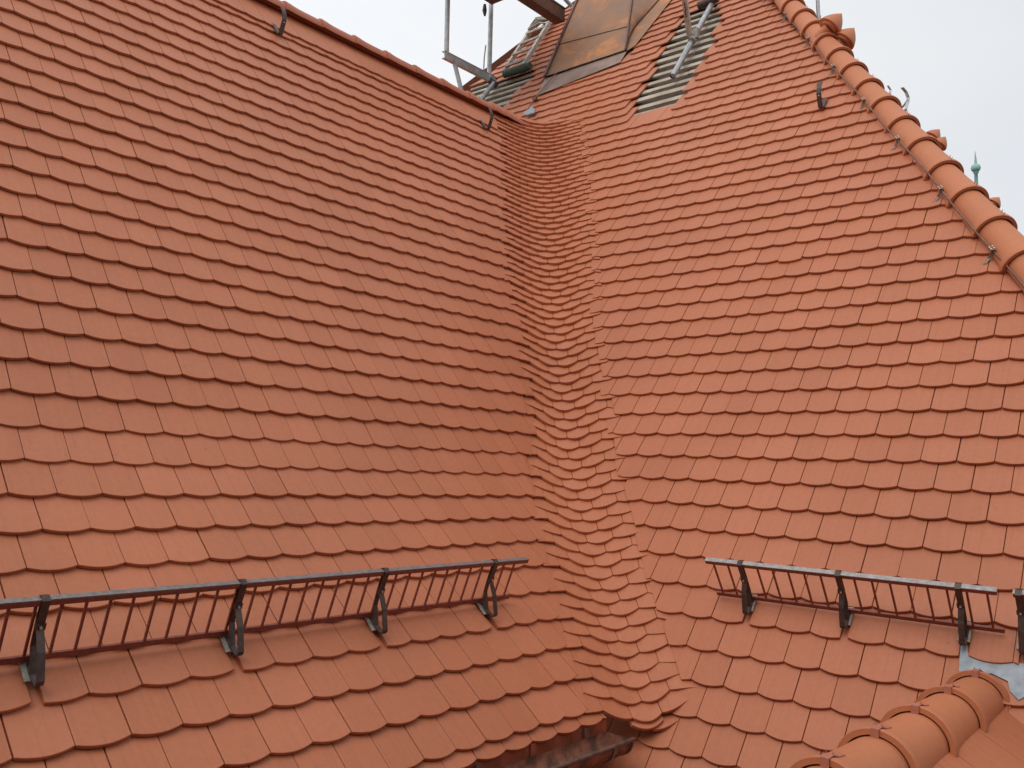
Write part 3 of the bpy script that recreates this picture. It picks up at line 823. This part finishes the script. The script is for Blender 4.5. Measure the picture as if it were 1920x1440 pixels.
# ------------------------------------------------------------------ scaffold at the top
scaff = thing("scaffold", (-0.441, 12.270, 23.630), "grey steel scaffold frame of two uprights and a ledger above the left ridge", "scaffold")
pA, pB = np.array((-1.076, 11.467, 23.620)), np.array((-0.504, 12.215, 23.676))
mb = MB(); mb.tube([pA + ZV * .02, np.array((-1.091, 11.372, 24.612))], .034, 12); mb.obj("upright", M_TUBE, scaff)
mb = MB(); mb.tube([pB, np.array((-0.517, 12.083, 25.050))], .034, 12); mb.obj("upright", M_TUBE, scaff)
mb = MB()
d_ = unit(pB - pA); s1 = unit(np.cross(d_, ZV)); u1 = np.cross(s1, d_)
for dz in (.048, -.048): mb.bar(pA - d_ * .06 + u1 * dz, pB + d_ * .12 + u1 * dz, s1, .06, .012)
mb.bar(pA - d_ * .06 + s1 * .02, pB + d_ * .12 + s1 * .02, u1, .09, .008)
mb.obj("ledger", M_TUBE, scaff)
mb = MB(); mb.bar(np.array((-0.979, 11.568, 23.611)), np.array((-0.819, 11.670, 23.067)), HR, .055, .03); mb.obj("strut", M_TUBE, scaff)
mb = MB(); mb.tube([np.array((-0.417, 12.239, 23.633)), np.array((-0.672, 11.776, 23.018))], .034, 12); mb.obj("raker", M_ZINC, scaff)
mb = MB(); mb.tube([np.array((-0.441, 12.218, 23.647)) - s1 * .05, np.array((-0.398, 12.225, 23.570))], .055, 10); mb.obj("coupler", M_BRACKET, scaff)
mb = MB(); mb.tube([np.array((-0.603, 12.017, 24.697)), np.array((-0.603, 12.026, 24.604)), np.array((-0.596, 12.033, 24.527))], [.02, .034, .014], 8); mb.obj("hanging_clamp", M_BRACKET, scaff)
mb = MB(); mb.tube([np.array((-0.565, 12.074, 24.102)), np.array((-0.581, 12.092, 23.907)), np.array((-0.582, 12.109, 23.729))], .010, 5); mb.obj("cord", M_ROPE, scaff)

dk = thing("scaffold_deck", (-0.498, 11.921, 24.648), "brown scaffold platform corner seen from below at the top border", "scaffold")
cpt = np.array((-0.501, 12.017, 24.693))
mb = MB(); mb.box(cpt - HL * .95 + HR * .75 + ZV * .05, HL * .95, HR * .75, ZV * .05); mb.obj("board", M_DECKB, dk)

bm = thing("roof_beam", (0.468, 12.219, 24.686), "thick reddish brown beam sloping down onto the left edge of the main roof", "beam")
mb = MB(); a_, b_ = np.array((-0.204, 11.323, 24.602)), np.array((0.513, 12.317, 24.708)); mb.bar(a_, b_, ZV, .19, .17); mb.obj("timber", M_BEAM, bm)
mb = MB(); mb.bar(a_ + ZV * .105, b_ + ZV * .105, np.cross(b_ - a_, ZV), .19, .02); mb.obj("cover_strip", M_SEAM, bm)
tp = thing("scaffold_pole", (0.665, 12.586, 25.048), "thin grey pole end between brown beam and copper cladding at the top border", "pole")
mb = MB(); mb.tube([np.array((0.703, 12.683, 25.086)), np.array((0.494, 12.568, 25.236))], .03, 8); mb.obj("tube", M_TUBE, tp)

st = thing("scaffold_tube", RS.P(*(-13.46, -26.65), .1), "grey steel tube lying down the stripped battens, open at its lower end", "scaffold tube")
mb = MB(); A_, B_ = RS.P(*(-13.54, -26.57), .06), RS.P(*(-14.10, -36.45), .06); mb.tube([A_, B_], .034, 14, cap=False); mb.tube([B_, A_ + unit(B_ - A_) * .02], .028, 14, cap=True)
mb.obj("tube", M_ZINC, st)
mb = MB(); q = RS.P(*(-13.72, -31.07), .07); mb.tube([q - unit(B_ - A_) * .05, q + unit(B_ - A_) * .05], .048, 12); mb.box(q + ZV * .06 + HR * .04, HR * .03, NR * .025, ZV * .06); mb.obj("coupler", M_PLATE, st)
mb = MB(); q = RS.P(*(-14.15, -36.26), .10); mb.tube([q - HR * .16 - ZV * .02, q + HR * .10], .05, 10); mb.tube([q + ZV * .02, q + ZV * .30 - HR * .25], .04, 10); mb.obj("coupler", M_BRACKET, st)
wp = thing("timber_post", RS.P(*(-13.81, -30.98), .1), "pale weathered timber post standing on the steel tube over the battens", "post")
mb = MB(); a_ = RS.P(*(-13.87, -31.14), .12); b_ = np.array((1.740, 9.216, 23.524)); mb.bar(a_, b_, HR, .058, .045); mb.obj("timber", M_TIMBER, wp)
mb = MB()
for k in range(7):
    p_ = lerp(a_, b_, .36 + .042 * k); nn_ = unit(np.cross(b_ - a_, HR)); nn_ = nn_ if nn_[1] < 0 else -nn_
    mb.box(p_ + nn_ * .0235 + HR * rng.uniform(-.008, .008), HR * rng.uniform(.004, .012), unit(b_ - a_) * rng.uniform(.006, .014), nn_ * .0015)
mb.obj("stencil_mark", M_BRACKET, wp)

pl = thing("scaffold_pole", (3.268, 9.173, 22.922), "upright pale steel pole behind the hip tiles against the sky", "pole")
mb = MB(); mb.tube([np.array((3.269, 9.177, 22.874)), np.array((3.255, 9.155, 23.110))], .026, 10); mb.obj("sleeve", M_TUBE, pl)
mb = MB(); mb.tube([np.array((3.260, 9.163, 23.028)), np.array((3.216, 9.115, 23.522))], .021, 10); mb.obj("tube", M_ZINC, pl)
